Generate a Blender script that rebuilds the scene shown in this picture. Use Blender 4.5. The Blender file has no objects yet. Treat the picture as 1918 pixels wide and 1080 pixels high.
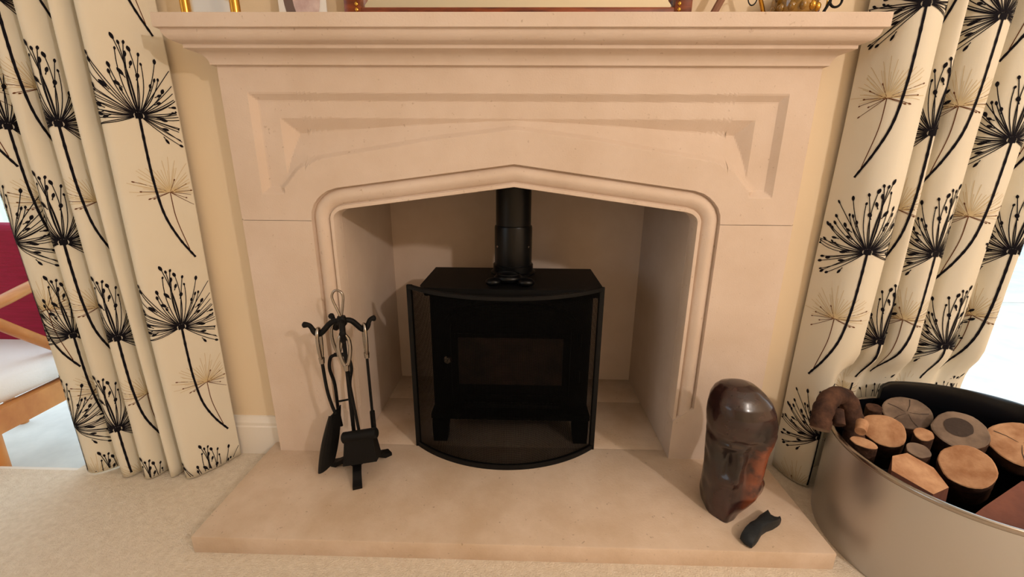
import bpy, bmesh, math, random
import numpy as np
from mathutils import Vector, Matrix, noise as mnoise
random.seed(7)
PI = math.pi
scene = bpy.context.scene
COL = scene.collection

# ------------------------------------------------------------------ camera
cam_d = bpy.data.cameras.new('camera'); cam = bpy.data.objects.new('camera', cam_d); COL.objects.link(cam)
cam_d.sensor_fit = 'HORIZONTAL'; cam_d.sensor_width = 36.0; cam_d.lens = 787.66 * 36 / 1918
cam_d.clip_start = 0.02; cam_d.clip_end = 200
yaw, pit, rol = -0.0219, 0.2772, -0.0074
fw = Vector((math.sin(yaw)*math.cos(pit), math.cos(yaw)*math.cos(pit), -math.sin(pit)))
rt = Vector((math.cos(yaw), -math.sin(yaw), 0)); dn = fw.cross(rt)
rt2 = rt*math.cos(rol) + dn*math.sin(rol); dn2 = -rt*math.sin(rol) + dn*math.cos(rol)
M = Matrix((rt2, -dn2, -fw)).transposed().to_4x4(); M.translation = Vector((0.02086, -1.10796, 0.89572))
cam.matrix_world = M
scene.camera = cam

# ------------------------------------------------------------------ world, lights, exposure
world = bpy.data.worlds.new('sky'); scene.world = world; world.use_nodes = True
bg = world.node_tree.nodes['Background']
bg.inputs[0].default_value = (0.74, 0.89, 1.0, 1); bg.inputs[1].default_value = 4.0

# daylight: the open sky above, entering by the garden openings and the side window (no lights of their own)
# warm lamp of the room, behind the camera on the right: it throws the sculpture's, the flue's and the arch's shadows to the left
def point(name, loc, power, col, r):
    l = bpy.data.lights.new(name, 'POINT'); l.energy = power; l.color = col; l.shadow_soft_size = r
    o = bpy.data.objects.new(name, l); COL.objects.link(o); o.location = loc; return o
point('lamp_right_offscreen', (1.62, -2.05, 1.85), 125, (1.0, 0.87, 0.77), 0.05)
scene.view_settings.view_transform = 'Standard'; scene.view_settings.look = 'None'
scene.view_settings.gamma = 1.0; scene.view_settings.use_curve_mapping = False
scene.view_settings.exposure = -0.88

# ------------------------------------------------------------------ materials
def srgb(r, g, b):
    f = lambda c: c/12.92 if c <= .04045 else ((c+.055)/1.055)**2.4
    return (f(r/255), f(g/255), f(b/255), 1)
def mat(name, base, rough=.6, metal=0., var=None, vscale=8., vdetail=4., bump=0., bscale=80., spec=.5, coat=0., speck=None, trans=0., stretch=None):
    m = bpy.data.materials.new(name); m.use_nodes = True; nt = m.node_tree; b = nt.nodes['Principled BSDF']
    b.inputs['Base Color'].default_value = base; b.inputs['Roughness'].default_value = rough
    b.inputs['Metallic'].default_value = metal; b.inputs['Specular IOR Level'].default_value = spec
    b.inputs['Coat Weight'].default_value = coat; b.inputs['Coat Roughness'].default_value = .08
    tc = nt.nodes.new('ShaderNodeTexCoord'); src = tc.outputs['Object']
    if stretch:
        mp = nt.nodes.new('ShaderNodeMapping'); mp.inputs['Scale'].default_value = stretch
        nt.links.new(src, mp.inputs['Vector']); src = mp.outputs['Vector']
    out = None
    if var:
        n = nt.nodes.new('ShaderNodeTexNoise'); n.inputs['Scale'].default_value = vscale; n.inputs['Detail'].default_value = vdetail
        n.inputs['Roughness'].default_value = .6; nt.links.new(src, n.inputs['Vector'])
        r = nt.nodes.new('ShaderNodeValToRGB'); r.color_ramp.elements[0].position = .33; r.color_ramp.elements[1].position = .67
        r.color_ramp.elements[0].color = var; r.color_ramp.elements[1].color = base
        nt.links.new(n.outputs['Fac'], r.inputs['Fac']); out = r.outputs['Color']
        nt.links.new(out, b.inputs['Base Color'])
    if speck:
        n2 = nt.nodes.new('ShaderNodeTexNoise'); n2.inputs['Scale'].default_value = 95; n2.inputs['Detail'].default_value = 2
        nt.links.new(src, n2.inputs['Vector'])
        r2 = nt.nodes.new('ShaderNodeValToRGB'); r2.color_ramp.elements[0].position = .69; r2.color_ramp.elements[1].position = .78
        r2.color_ramp.elements[0].color = (0, 0, 0, 1); r2.color_ramp.elements[1].color = (.6, .6, .6, 1)
        nt.links.new(n2.outputs['Fac'], r2.inputs['Fac'])
        mx = nt.nodes.new('ShaderNodeMix'); mx.data_type = 'RGBA'; nt.links.new(r2.outputs['Color'], mx.inputs['Factor'])
        if out: nt.links.new(out, mx.inputs['A'])
        else: mx.inputs['A'].default_value = base
        mx.inputs['B'].default_value = speck; nt.links.new(mx.outputs['Result'], b.inputs['Base Color'])
    if bump:
        n3 = nt.nodes.new('ShaderNodeTexNoise'); n3.inputs['Scale'].default_value = bscale; n3.inputs['Detail'].default_value = 3
        nt.links.new(src, n3.inputs['Vector']); bp = nt.nodes.new('ShaderNodeBump'); bp.inputs['Strength'].default_value = bump
        bp.inputs['Distance'].default_value = .004; nt.links.new(n3.outputs['Fac'], bp.inputs['Height'])
        nt.links.new(bp.outputs['Normal'], b.inputs['Normal'])
    if trans:
        tr = nt.nodes.new('ShaderNodeBsdfTranslucent'); tr.inputs['Color'].default_value = base
        ms = nt.nodes.new('ShaderNodeMixShader'); ms.inputs[0].default_value = trans
        nt.links.new(b.outputs[0], ms.inputs[1]); nt.links.new(tr.outputs[0], ms.inputs[2])
        nt.links.new(ms.outputs[0], nt.nodes['Material Output'].inputs['Surface'])
    return m
def glass_mat(name, tint=(1, 1, 1, 1), refl=.08):
    m = bpy.data.materials.new(name); m.use_nodes = True; nt = m.node_tree; nt.nodes.remove(nt.nodes['Principled BSDF'])
    t = nt.nodes.new('ShaderNodeBsdfTransparent'); t.inputs[0].default_value = tint
    g = nt.nodes.new('ShaderNodeBsdfGlossy'); g.inputs['Roughness'].default_value = .02
    ms = nt.nodes.new('ShaderNodeMixShader'); ms.inputs[0].default_value = refl
    nt.links.new(t.outputs[0], ms.inputs[1]); nt.links.new(g.outputs[0], ms.inputs[2])
    nt.links.new(ms.outputs[0], nt.nodes['Material Output'].inputs['Surface']); return m

STONE = mat('limestone', srgb(226, 206, 190), .75, var=srgb(216, 194, 175), vscale=5, bump=.12, bscale=240, spec=.25, speck=srgb(176, 150, 124))
HEARTH = mat('hearth_limestone', srgb(226, 204, 184), .62, var=srgb(206, 180, 154), vscale=7, vdetail=6, bump=.15, bscale=180, spec=.3, speck=srgb(150, 124, 100))
CHAMB = mat('chamber_panel', srgb(226, 206, 190), .8, var=srgb(216, 194, 175), vscale=4, bump=.1, bscale=200, spec=.2)
WALL = mat('wall_paint', srgb(240, 219, 188), .85, bump=.04, bscale=300, spec=.2)
WHITE = mat('white_gloss', srgb(240, 232, 222), .35, spec=.4)
CEIL = mat('ceiling_paint', srgb(246, 242, 234), .9)
CARPET = mat('carpet', srgb(238, 224, 206), .95, var=srgb(222, 206, 186), vscale=60, vdetail=6, bump=.9, bscale=260, spec=.05)
FABRIC = mat('curtain_cotton', srgb(244, 236, 219), .85, var=srgb(240, 230, 210), vscale=3, bump=.06, bscale=500, spec=.1, trans=.12)
INK = mat('black_print', srgb(24, 22, 28), .85, spec=.1)
TAN = mat('tan_print', srgb(216, 194, 152), .85, spec=.1)
BROWNINK = mat('brown_print', srgb(104, 62, 36), .85, spec=.1)
IRON = mat('black_iron', srgb(9, 9, 10), .6, bump=.1, bscale=300, spec=.22)
STOVE = mat('stove_enamel', srgb(6, 6, 7), .55, bump=.08, bscale=350, spec=.25)
FLUE = mat('flue_enamel', srgb(7, 8, 10), .32, spec=.3)
STEEL = mat('brushed_steel', srgb(196, 194, 192), .36, 1.)
SILVER = mat('satin_silver', srgb(168, 160, 152), .22, 1.)
GOLD = mat('brass', srgb(214, 164, 74), .22, 1.)
BLACKLIN = mat('black_lacquer', srgb(10, 13, 18), .25, spec=.5)
BARK = mat('bark', srgb(96, 68, 54), .9, var=srgb(54, 38, 34), vscale=30, bump=1., bscale=70, spec=.2)
CUTW = mat('cut_wood', srgb(204, 160, 124), .8, var=srgb(164, 116, 82), vscale=26, bump=.3, bscale=120, spec=.2)
CUTG = mat('grey_cut_wood', srgb(158, 136, 118), .85, var=srgb(104, 88, 78), vscale=12, bump=.3, bscale=120, spec=.2)
ROT = mat('rotten_heart', srgb(70, 58, 52), .95, bump=.6, bscale=90)
SCULPT = mat('glazed_brown', srgb(66, 40, 36), .26, var=srgb(18, 14, 17), vscale=11, vdetail=5, bump=.35, bscale=18, spec=.5, coat=.3)
def warm_flank(m):
    # rust coloured glaze down the outer flank of the piece
    nt = m.node_tree; b = nt.nodes['Principled BSDF']; old = b.inputs['Base Color'].links[0].from_socket
    tc = nt.nodes.new('ShaderNodeTexCoord'); sx = nt.nodes.new('ShaderNodeSeparateXYZ'); nt.links.new(tc.outputs['Object'], sx.inputs[0])
    n = nt.nodes.new('ShaderNodeTexNoise'); n.inputs['Scale'].default_value = 20; n.inputs['Detail'].default_value = 4; nt.links.new(tc.outputs['Object'], n.inputs['Vector'])
    def rng(sock, a, b_):
        q = nt.nodes.new('ShaderNodeMapRange'); q.interpolation_type = 'SMOOTHSTEP'; q.inputs['From Min'].default_value = a; q.inputs['From Max'].default_value = b_; nt.links.new(sock, q.inputs['Value']); return q.outputs[0]
    def mul(p, q_):
        k = nt.nodes.new('ShaderNodeMath'); k.operation = 'MULTIPLY'; nt.links.new(p, k.inputs[0]); nt.links.new(q_, k.inputs[1]); return k.outputs[0]
    f = mul(mul(rng(sx.outputs['X'], .565, .605), rng(sx.outputs['X'], .648, .625)), mul(rng(sx.outputs['Z'], .285, .250), rng(n.outputs['Fac'], .38, .60)))
    mx = nt.nodes.new('ShaderNodeMix'); mx.data_type = 'RGBA'; nt.links.new(f, mx.inputs['Factor']); nt.links.new(old, mx.inputs['A'])
    mx.inputs['B'].default_value = srgb(132, 70, 44); nt.links.new(mx.outputs['Result'], b.inputs['Base Color'])
warm_flank(SCULPT)
SLATE = mat('dark_slate', srgb(34, 38, 42), .6, bump=.3, bscale=120, spec=.3)
WOODR = mat('mahogany', srgb(150, 72, 30), .28, var=srgb(86, 34, 14), vscale=10, stretch=(1, 1, 6), spec=.5)
BEECH = mat('beech', srgb(206, 138, 74), .4, var=srgb(184, 112, 54), vscale=9, stretch=(6, 1, 1), spec=.4)
MAGENTA = mat('magenta_weave', srgb(176, 14, 72), .85, var=srgb(150, 10, 58), vscale=10, stretch=(1, 1, 22), bump=.5, bscale=90)
CUSH = mat('white_cushion', srgb(240, 236, 236), .9, bump=.15, bscale=200)
MIRROR = mat('mirror_glass', (.9, .93, .91, 1), .02, 1.)
PHOTO = mat('photo_card', srgb(240, 238, 236), .4)
PHOTOP = mat('photo_pink', srgb(226, 206, 202), .4, var=srgb(196, 168, 168), vscale=30)
PHOTOD = mat('photo_dark', srgb(112, 92, 86), .4)
AMBER = mat('amber_glass', srgb(170, 126, 40), .12, var=srgb(92, 62, 26), vscale=45, spec=.8, coat=.4)
PURPLE = mat('purple_glass', srgb(92, 66, 110), .2, spec=.7)
BROWNM = mat('brown_metal', srgb(136, 92, 70), .45)
PAVE = mat('terrace_paving', srgb(228, 226, 220), .8, var=srgb(208, 206, 200), vscale=5)
HEDGE = mat('hedge_leaves', srgb(96, 150, 92), .8, var=srgb(60, 112, 70), vscale=14, bump=1, bscale=30)
GLASS = glass_mat('window_glass', (.97, 1, 1, 1), .05)
CLEAR = glass_mat('clear_glass', (.95, .96, .95, 1), .06)
SOOTGLASS = mat('sooty_glass', srgb(84, 60, 48), .3, var=srgb(50, 38, 32), vscale=14, spec=.5)
EMBER = mat('fire_brick', srgb(92, 74, 60), .9, var=srgb(50, 40, 34), vscale=20)

# ------------------------------------------------------------------ helpers
def link(name, verts, faces, m, parent=None, smooth=False, mats=None, fm=None):
    me = bpy.data.meshes.new(name); me.from_pydata([tuple(v) for v in verts], [], faces); me.update()
    for mm in (mats or [m]): me.materials.append(mm)
    if fm is not None: me.polygons.foreach_set('material_index', fm)
    if smooth: me.polygons.foreach_set('use_smooth', [True]*len(me.polygons))
    o = bpy.data.objects.new(name, me); COL.objects.link(o)
    if parent: o.parent = parent; o.matrix_parent_inverse = Matrix.Translation(-Vector(parent.location))
    return o
def autosmooth(o, deg=35):
    me = o.data; bm = bmesh.new(); bm.from_mesh(me)
    bmesh.ops.recalc_face_normals(bm, faces=bm.faces)
    for f in bm.faces: f.smooth = True
    for e in bm.edges:
        if len(e.link_faces) == 2 and e.calc_face_angle(0) > math.radians(deg): e.smooth = False
    bm.to_mesh(me); bm.free(); return o
def fixn(o):
    bm = bmesh.new(); bm.from_mesh(o.data); bmesh.ops.recalc_face_normals(bm, faces=bm.faces); bm.to_mesh(o.data); bm.free(); return o
def thing(name, label, cat, loc=(0, 0, 0), group=None):
    o = bpy.data.objects.new(name, None); COL.objects.link(o); o.location = loc; o.empty_display_size = .05
    o['label'] = label; o['category'] = cat
    if group: o['group'] = group
    return o
def tag(o, label, cat, group=None):
    o['label'] = label; o['category'] = cat
    if group: o['group'] = group
    return o
def struct(o): o['kind'] = 'structure'; return o
class MB:
    def __init__(s): s.v = []; s.f = []
    def add(s, v, f):
        n = len(s.v); s.v += [tuple(p) for p in v]; s.f += [tuple(i+n for i in q) for q in f]; return s
    def box(s, x0, x1, y0, y1, z0, z1, c=0):
        if c <= 0:
            v = [(x, y, z) for z in (z0, z1) for y in (y0, y1) for x in (x0, x1)]
            return s.add(v, [(0, 2, 3, 1), (4, 5, 7, 6), (0, 1, 5, 4), (2, 6, 7, 3), (0, 4, 6, 2), (1, 3, 7, 5)])
        bm = bmesh.new(); bmesh.ops.create_cube(bm, size=1)
        for w in bm.verts: w.co = Vector(((x0+x1)/2+w.co.x*(x1-x0), (y0+y1)/2+w.co.y*(y1-y0), (z0+z1)/2+w.co.z*(z1-z0)))
        bmesh.ops.bevel(bm, geom=bm.edges[:], offset=c, segments=2, affect='EDGES', profile=.5)
        bm.verts.ensure_lookup_table(); bm.verts.index_update()
        s.add([w.co for w in bm.verts], [tuple(w.index for w in f.verts) for f in bm.faces]); bm.free(); return s
    def tube(s, pts, r, n=10, caps=True, flat=None, up=None):
        pts = [Vector(p) for p in pts]; k = len(pts); rr = r if isinstance(r, (list, tuple)) else [r]*k
        T = [(pts[min(i+1, k-1)]-pts[max(i-1, 0)]).normalized() for i in range(k)]
        u = Vector(up) if up else (Vector((0, 0, 1)) if abs(T[0].z) < .9 else Vector((1, 0, 0)))
        V = []
        for i in range(k):
            u = (u - T[i]*u.dot(T[i])).normalized(); w = T[i].cross(u)
            for j in range(n):
                a = 2*PI*j/n; V.append(pts[i]+(u*math.cos(a)*(flat or 1)+w*math.sin(a))*rr[i])
        F = [(i*n+j, i*n+(j+1) % n, (i+1)*n+(j+1) % n, (i+1)*n+j) for i in range(k-1) for j in range(n)]
        if caps: F += [tuple(range(n-1, -1, -1)), tuple((k-1)*n+j for j in range(n))]
        return s.add(V, F)
    def lathe(s, prof, c=(0, 0), n=40, a0=0, a1=2*PI):
        full = abs(a1-a0-2*PI) < 1e-6; m = n if full else n+1; V = []
        for r, z in prof:
            for j in range(m):
                a = a0+(a1-a0)*j/n; V.append((c[0]+r*math.cos(a), c[1]+r*math.sin(a), z))
        F = [(i*m+j, i*m+(j+1) % m, (i+1)*m+(j+1) % m, (i+1)*m+j) for i in range(len(prof)-1) for j in range(n)]
        return s.add(V, F)
    def prism(s, poly, axis, a, b):
        # poly of 2D points, extruded along axis 'x','y' or 'z' from a to b
        def P(p, t): return {'x': (t, p[0], p[1]), 'y': (p[0], t, p[1]), 'z': (p[0], p[1], t)}[axis]
        n = len(poly); V = [P(p, a) for p in poly]+[P(p, b) for p in poly]
        return s.add(V, [tuple(range(n)), tuple(range(2*n-1, n-1, -1))]+[(i, (i+1) % n, n+(i+1) % n, n+i) for i in range(n)])
    def build(s, name, m, parent=None, smooth=0):
        o = link(name, s.v, s.f, m, parent)
        if smooth: autosmooth(o, smooth)
        else: fixn(o)
        return o
def bez(p0, p1, p2, p3, n):
    p0, p1, p2, p3 = map(Vector, (p0, p1, p2, p3))
    return [p0*(1-t)**3+p1*3*t*(1-t)**2+p2*3*t*t*(1-t)+p3*t**3 for t in [i/n for i in range(n+1)]]
def catmull(P, n=8):
    P = [Vector(p) for p in P]; Q = [P[0]*2-P[1]]+P+[P[-1]*2-P[-2]]; out = []
    for i in range(1, len(Q)-2):
        for k in range(n):
            t = k/n; a, b, c, d = Q[i-1], Q[i], Q[i+1], Q[i+2]
            out.append(.5*((2*b)+(c-a)*t+(2*a-5*b+4*c-d)*t*t+(-a+3*b-3*c+d)*t**3))
    out.append(P[-1]); return out

# ------------------------------------------------------------------ the room shell
WY = 0.056     # face of the chimney wall
m = MB()
fl = [(-2.6, -4.2), (2.8, -4.2), (2.8, WY), (-1.33, WY), (-1.33, -.055), (-2.6, -.055)]
m.prism(fl, 'z', -.03, 0)
struct(m.build('floor', CARPET))
m = MB()
m.box(-1.20, -.52, WY, .26, 0, 2.45); m.box(.52, 1.20, WY, .26, 0, 2.45); m.box(-.52, .52, WY, .26, 1.02, 2.45)
m.box(-2.6, -1.20, WY, .26, 2.1, 2.45); m.box(1.20, 2.8, WY, .26, 2.1, 2.45)
struct(m.build('wall_back', WALL))
m = MB()
m.box(-2.7, -2.6, -4.2, -2.9, 0, 2.45); m.box(-2.7, -2.6, -1.3, .26, 0, 2.45)
m.box(-2.7, -2.6, -2.9, -1.3, 0, .75); m.box(-2.7, -2.6, -2.9, -1.3, 2.05, 2.45)
struct(m.build('wall_left', WALL))
struct(MB().box(2.8, 2.9, -4.2, .26, 0, 2.45).build('wall_right', WALL))
struct(MB().box(-2.7, 2.9, -4.3, -4.2, 0, 2.45).build('wall_front', WALL))
struct(MB().box(-2.7, 2.9, -4.3, .26, 2.45, 2.55).build('ceiling', CEIL))
def skirting(name, x0, x1):
    prof = [(WY, 0), (WY-.016, 0), (WY-.016, .098), (WY-.013, .102), (WY-.013, .112), (WY-.010, .118), (WY-.004, .130), (WY, .132)]
    struct(MB().prism(prof, 'x', x0, x1).build(name, WHITE))
skirting('baseboard_left', -1.20, -.7225); skirting('baseboard_right', .7225, 1.20)
# side window
w = MB()
for y0, y1, z0, z1 in ((-2.9, -1.3, .75, .81), (-2.9, -1.3, 1.99, 2.05), (-2.9, -2.84, .75, 2.05), (-1.36, -1.3, .75, 2.05), (-2.13, -2.07, .75, 2.05)):
    w.box(-2.68 if z1-z0 > .1 else -2.675, -2.61 if z1-z0 > .1 else -2.615, y0, y1, z0, z1)
struct(w.build('window_1', WHITE))
# garden room beyond the openings: lower paved floor, glazed wall, hedge
struct(MB().box(-12, 12, -.055, 14, -.3, -.2).build('terrace_floor', PAVE))
struct(MB().box(-2.6, -1.33, -.055, -.045, -.2, 0).build('trim_1', WHITE))
w2 = MB()
for i in range(12):
    x = -4.6+i*.84; w2.box(x-.03, x+.03, 2.5, 2.57, -.2, 2.2)
w2.box(-4.625, 4.665, 2.506, 2.564, .30, .36); w2.box(-4.625, 4.665, 2.506, 2.564, 2.14, 2.198); w2.box(-4.625, 4.665, 2.506, 2.564, -.198, -.12)
wo = struct(w2.build('window_2', WHITE))
for i in range(11):
    x = -4.6+i*.84
    MB().box(x+.03, x+.81, 2.53, 2.538, -.12, 2.14).build('pane', GLASS, wo)
hv = []; hf = []
nx, nz = 120, 14
for k in range(nz+1):
    for i in range(nx+1):
        x = -12+24*i/nx; z = -.2+2.0*k/nz
        d = mnoise.noise(Vector((x*1.3, z*1.5, 3)))*.35+mnoise.noise(Vector((x*5, z*5, 1)))*.12
        hv.append((x, 6.5+d+.25*(k/nz), z+(.2*mnoise.noise(Vector((x*2, 0, 9))) if k == nz else 0)))
for k in range(nz):
    for i in range(nx):
        a = k*(nx+1)+i; hf.append((a, a+1, a+nx+2, a+nx+1))
n0 = len(hv)
for i in range(nx+1): hv.append((-12+24*i/nx, 7.6, 1.75))
for i in range(nx): hf.append((nz*(nx+1)+i, nz*(nx+1)+i+1, n0+i+1, n0+i))
tag(link('garden_hedge', hv, hf, HEDGE, smooth=True), 'clipped green garden hedge beyond the glazed garden room', 'hedge')

# ------------------------------------------------------------------ stone fireplace surround
WB, ZJ, ZH = .722, .760, .046
sur = thing('fireplace_surround', 'pale carved limestone fireplace surround with pointed arch and moulded mantel shelf', 'fireplace', (0, 0, ZH))
# outer line of the arch moulding on the face (left half, from the springing to the apex)
half = [(-.536, .745), (-.536, .768), (-.5335, .783), (-.525, .803), (-.513, .8175), (-.500, .8285), (-.485, .8375), (-.4605, .8452)]
half += [(-.4605+.4605*t, .8452+(.907-.8452)*t) for t in [i/30 for i in range(1, 31)]]
arch = half+[(-x, z) for x, z in reversed(half[:-1])]
ridgeL = [(-.60, .842), (-.58, .862), (-.562, .883), (-.5459, .8965), (-.522, .908), (-.4954, .9160), (-.3718, .9352), (-.2024, .9635), (0, .9885)]
rx = np.array([p[0] for p in ridgeL]+[-p[0] for p in ridgeL[::-1][1:]]); rz = np.array([p[1] for p in ridgeL]+[p[1] for p in ridgeL[::-1][1:]])
def seg_dist(x, z):
    best = 9.
    for i in range(len(rx)-1):
        ax, az, bx, bz = rx[i], rz[i], rx[i+1], rz[i+1]; dx, dz = bx-ax, bz-az
        t = max(0, min(1, ((x-ax)*dx+(z-az)*dz)/(dx*dx+dz*dz))); d = math.hypot(x-ax-t*dx, z-az-t*dz)
        if d < best: best = d
    s = 1 if z > np.interp(x, rx, rz, left=0., right=0.) else -1
    return best*s
def sunk(x, z):
    ax = abs(x)
    if ax > .662 or z > 1.075 or z < .825: return 0.
    d1 = .0150; s = .95
    bev = min(s*(1.0705-z), s*(.657-ax), s*(z-.829))
    if bev <= 0: return 0.
    mm = min(1.0153-z, .592-ax)
    fld = max(d1, d1+.75*mm)
    sd_ = seg_dist(x, z); ar = min(sd_*1.15, .0078+sd_*.42)
    if ar <= 0: return 0.
    return max(0., min(bev, fld, ar))
# lintel front as a fine grid carved by sunk()
xs = sorted(set([round(-.722+i*.0038, 5) for i in range(0, 49)]+[p[0] for p in half]+[round(-.4605+i*.0038, 5) for i in range(122)]+[-.657, -.6417]))
xs = [x for x in xs if x < -1e-4]; xs = xs+[0.]+[-x for x in xs[::-1]]
xs = [x for i, x in enumerate(xs) if i == 0 or x-xs[i-1] > 8e-4]
hx = [p[0] for p in arch]; hz = [p[1] for p in arch]
NR = 96; ZT = 1.16
V = []; F = []
for x in xs:
    zl = ZJ if abs(x) >= .5359 else float(np.interp(x, hx[1:-1], hz[1:-1]))
    for k in range(NR+1):
        z = zl+(ZT-zl)*k/NR; V.append((x, sunk(x, z), z))
nc = NR+1
for i in range(len(xs)-1):
    for k in range(NR):
        a = i*nc+k; F.append((a, a+nc, a+nc+1, a+1))
for sgn, i0 in ((-1, 0), (1, (len(xs)-1)*nc)):       # outer returns to the wall
    b = len(V); V += [(sgn*WB, WY, ZJ), (sgn*WB, WY, ZT)]; F.append((i0, i0+NR, b+1, b))
lint = link('lintel', V, F, STONE, sur); autosmooth(lint, 12)
# jambs
for s in (-1, 1):
    j = MB(); X = lambda a, b: (min(s*a, s*b), max(s*a, s*b))
    j.box(*X(.536, WB), 0, WY, ZH, ZJ-.0012)
    poly = [(s*.479, ZH), (s*.536, ZH), (s*.536, .2195), (s*.479, .176)]
    j.prism(poly, 'y', 0, WY)
    j.build('jamb', STONE, sur)
# sunk roll moulding round the opening
path = [(-.536, .165), (-.536, .4)]+half+[(-x, z) for x, z in reversed(half[:-1])]+[(.536, .4), (.536, .165)]
prof = [(0, 0), (.0005, .013)]+[(.002+.040*t, .0145-.0125*math.sin(PI*t)**.8) for t in [i/14 for i in range(0, 15)]]
prof += [(.0435, .0165), (.0455, .0150), (.0465, .0075), (.0480, .0062), (.0555, .0062), (.0565, .0075), (.0565, .060)]
PV = []; np_ = len(prof)
for i, (x, z) in enumerate(path):
    a = Vector(path[i])-Vector(path[i-1]) if i else Vector(path[1])-Vector(path[0])
    b = Vector(path[i+1])-Vector(path[i]) if i < len(path)-1 else a
    a.normalize(); b.normalize(); na = Vector((a.y, -a.x)); nb = Vector((b.y, -b.x)); nn = (na+nb).normalized(); sc = 1/max(.4, nn.dot(na))
    for d, y in prof: PV.append((x+nn.x*d*sc, y, z+nn.y*d*sc))
PF = [(i*np_+k, i*np_+k+1, (i+1)*np_+k+1, (i+1)*np_+k) for i in range(len(path)-1) for k in range(np_-1)]
autosmooth(link('arch_moulding', PV, PF, STONE, sur), 40)
# mantel shelf and bed mould, mitred round the ends
def cornice(name, pr, close):
    v = []; f = []
    for p, z in pr: v += [(-(WB+p), WY, z), (-(WB+p), -p, z), (WB+p, -p, z), (WB+p, WY, z)]
    for i in range(len(pr)-1):
        for k in range(3): f.append((4*i+k, 4*i+k+1, 4*i+k+5, 4*i+k+4))
    f += [(0, 1, 2, 3), tuple(4*(len(pr)-1)+k for k in (3, 2, 1, 0))]
    return autosmooth(link(name, v, f, STONE, sur), 30)
cornice('mantel_shelf', [(.0705, 1.1915), (.0765, 1.1915), (.0772, 1.1925), (.0772, 1.2190), (.0762, 1.2200)], True)
ov = [(.0435+.0255*math.sin(a), 1.1905-.024*(1-math.cos(a)) if False else 1.1665+.024*(1-math.cos(a))) for a in [PI/2*i/10 for i in range(11)]]
ov = [(.0440+.0250*math.cos(a), 1.1895-.0225*math.sin(a)) for a in [PI/2*(1-i/10) for i in range(11)]]
cav = [(.0095+.0290*(1-math.cos(a)), 1.1305+.0265*math.sin(a)) for a in [PI/2*i/10 for i in range(11)]]
cornice('bed_mould', [(-.004, 1.1302), (.0095, 1.1305)]+cav+[(.0415, 1.1578), (.0425, 1.1585), (.0425, 1.1660), (.0440, 1.1668)]+ov+[(.0690, 1.1918)], True)
# fire chamber lining
MB().box(-.50, -.479, WY+.001, .52, ZH, 1.0).build('chamber_panel', CHAMB, sur)
MB().box(.479, .50, WY+.001, .52, ZH, 1.0).build('chamber_panel', CHAMB, sur)
MB().box(-.479, .479, .4992, .52, ZH, 1.0).build('chamber_panel', CHAMB, sur)
MB().box(-.479, .479, WY+.001, .50, .98, 1.0).build('register_plate', IRON, sur)

# hearth
hr = thing('hearth', 'raised pale limestone hearth slab projecting onto the carpet', 'hearth', (0, -.1, 0))
b = MB(); b.box(-.7605, .7605, -.3235, .0425, -.004, ZH, .004); b.build('front_slab', HEARTH, hr, 30)
b = MB(); b.box(-.498, .498, .0432, .3225, -.004, ZH-.0005, .0015); b.build('back_slab', HEARTH, hr, 30)
b = MB(); b.box(-.498, .498, .3230, .519, -.004, ZH-.0005, .0015); b.build('back_slab', HEARTH, hr, 30)

# ------------------------------------------------------------------ stove
st = thing('wood_stove', 'black cast iron wood burning stove inside the fireplace', 'stove', (-.008, .2, ZH))
cx = -.008; ST0 = .075; ST1 = .335
b = MB(); b.box(cx-.245, cx+.245, ST0+.012, ST1-.01, .135, .535, .006); b.build('body', STOVE, st, 30)
tp = [(cx-.272, ST1), (cx-.272, ST0+.02), (cx-.262, ST0-.004), (cx-.13, ST0-.016), (cx+.13, ST0-.016), (cx+.262, ST0-.004), (cx+.272, ST0+.02), (cx+.272, ST1)]
b = MB(); b.prism(tp, 'z', .546, .560); b.prism([(cx+(x-cx)*.975, y+(.006 if y < .2 else -.004)) for x, y in tp], 'z', .533, .546); b.build('top_plate', STOVE, st)
b = MB(); b.box(cx-.255, cx+.255, ST0, ST1-.005, .118, .140, .005); b.build('base_plate', STOVE, st, 30)
for sx in (-1, 1):
    for y in (ST0-.012, ST1-.06):
        x = cx+sx*.225; b = MB()
        b.add([(x-.022, y, ZH), (x+.022, y, ZH), (x+.022, y+.04, ZH), (x-.022, y+.04, ZH), (x-.027+sx*-.004, y-.002, .122), (x+.027+sx*-.004, y-.002, .122), (x+.027, y+.05, .122), (x-.027, y+.05, .122)],
              [(3, 2, 1, 0), (4, 5, 6, 7), (0, 1, 5, 4), (1, 2, 6, 5), (2, 3, 7, 6), (3, 0, 4, 7)]); b.build('leg', STOVE, st)
# door with arched top, window, hinges, knob
DY = ST0-.008
def archpoly(w, z0, zs, zt, n=16): return [(cx-w, z0), (cx-w, zs)]+[(cx-w*math.cos(PI*i/n), zs+(zt-zs)*math.sin(PI*i/n)**.7) for i in range(1, n)]+[(cx+w, zs), (cx+w, z0)]
dr = MB(); dr.prism(archpoly(.200, .195, .440, .512), 'y', DY, ST0+.014); dr = dr.build('door', STOVE, st)
def ring(outer, inner, y0, y1, name, mm, par):
    n = len(outer); V = [(x, y0, z) for x, z in outer]+[(x, y0, z) for x, z in inner]+[(x, y1, z) for x, z in outer]+[(x, y1, z) for x, z in inner]; F = []
    for i in range(n):
        k = (i+1) % n; F += [(i, k, n+k, n+i), (2*n+i, 3*n+i, 3*n+k, 2*n+k), (i, 2*n+i, 2*n+k, k), (n+i, n+k, 3*n+k, 3*n+i)]
    o = link(name, V, F, mm, par); return fixn(o)
ring(archpoly(.194, .202, .436, .505), archpoly(.181, .216, .430, .490), DY-.007, DY+.001, 'door_rim', STOVE, dr)
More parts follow.
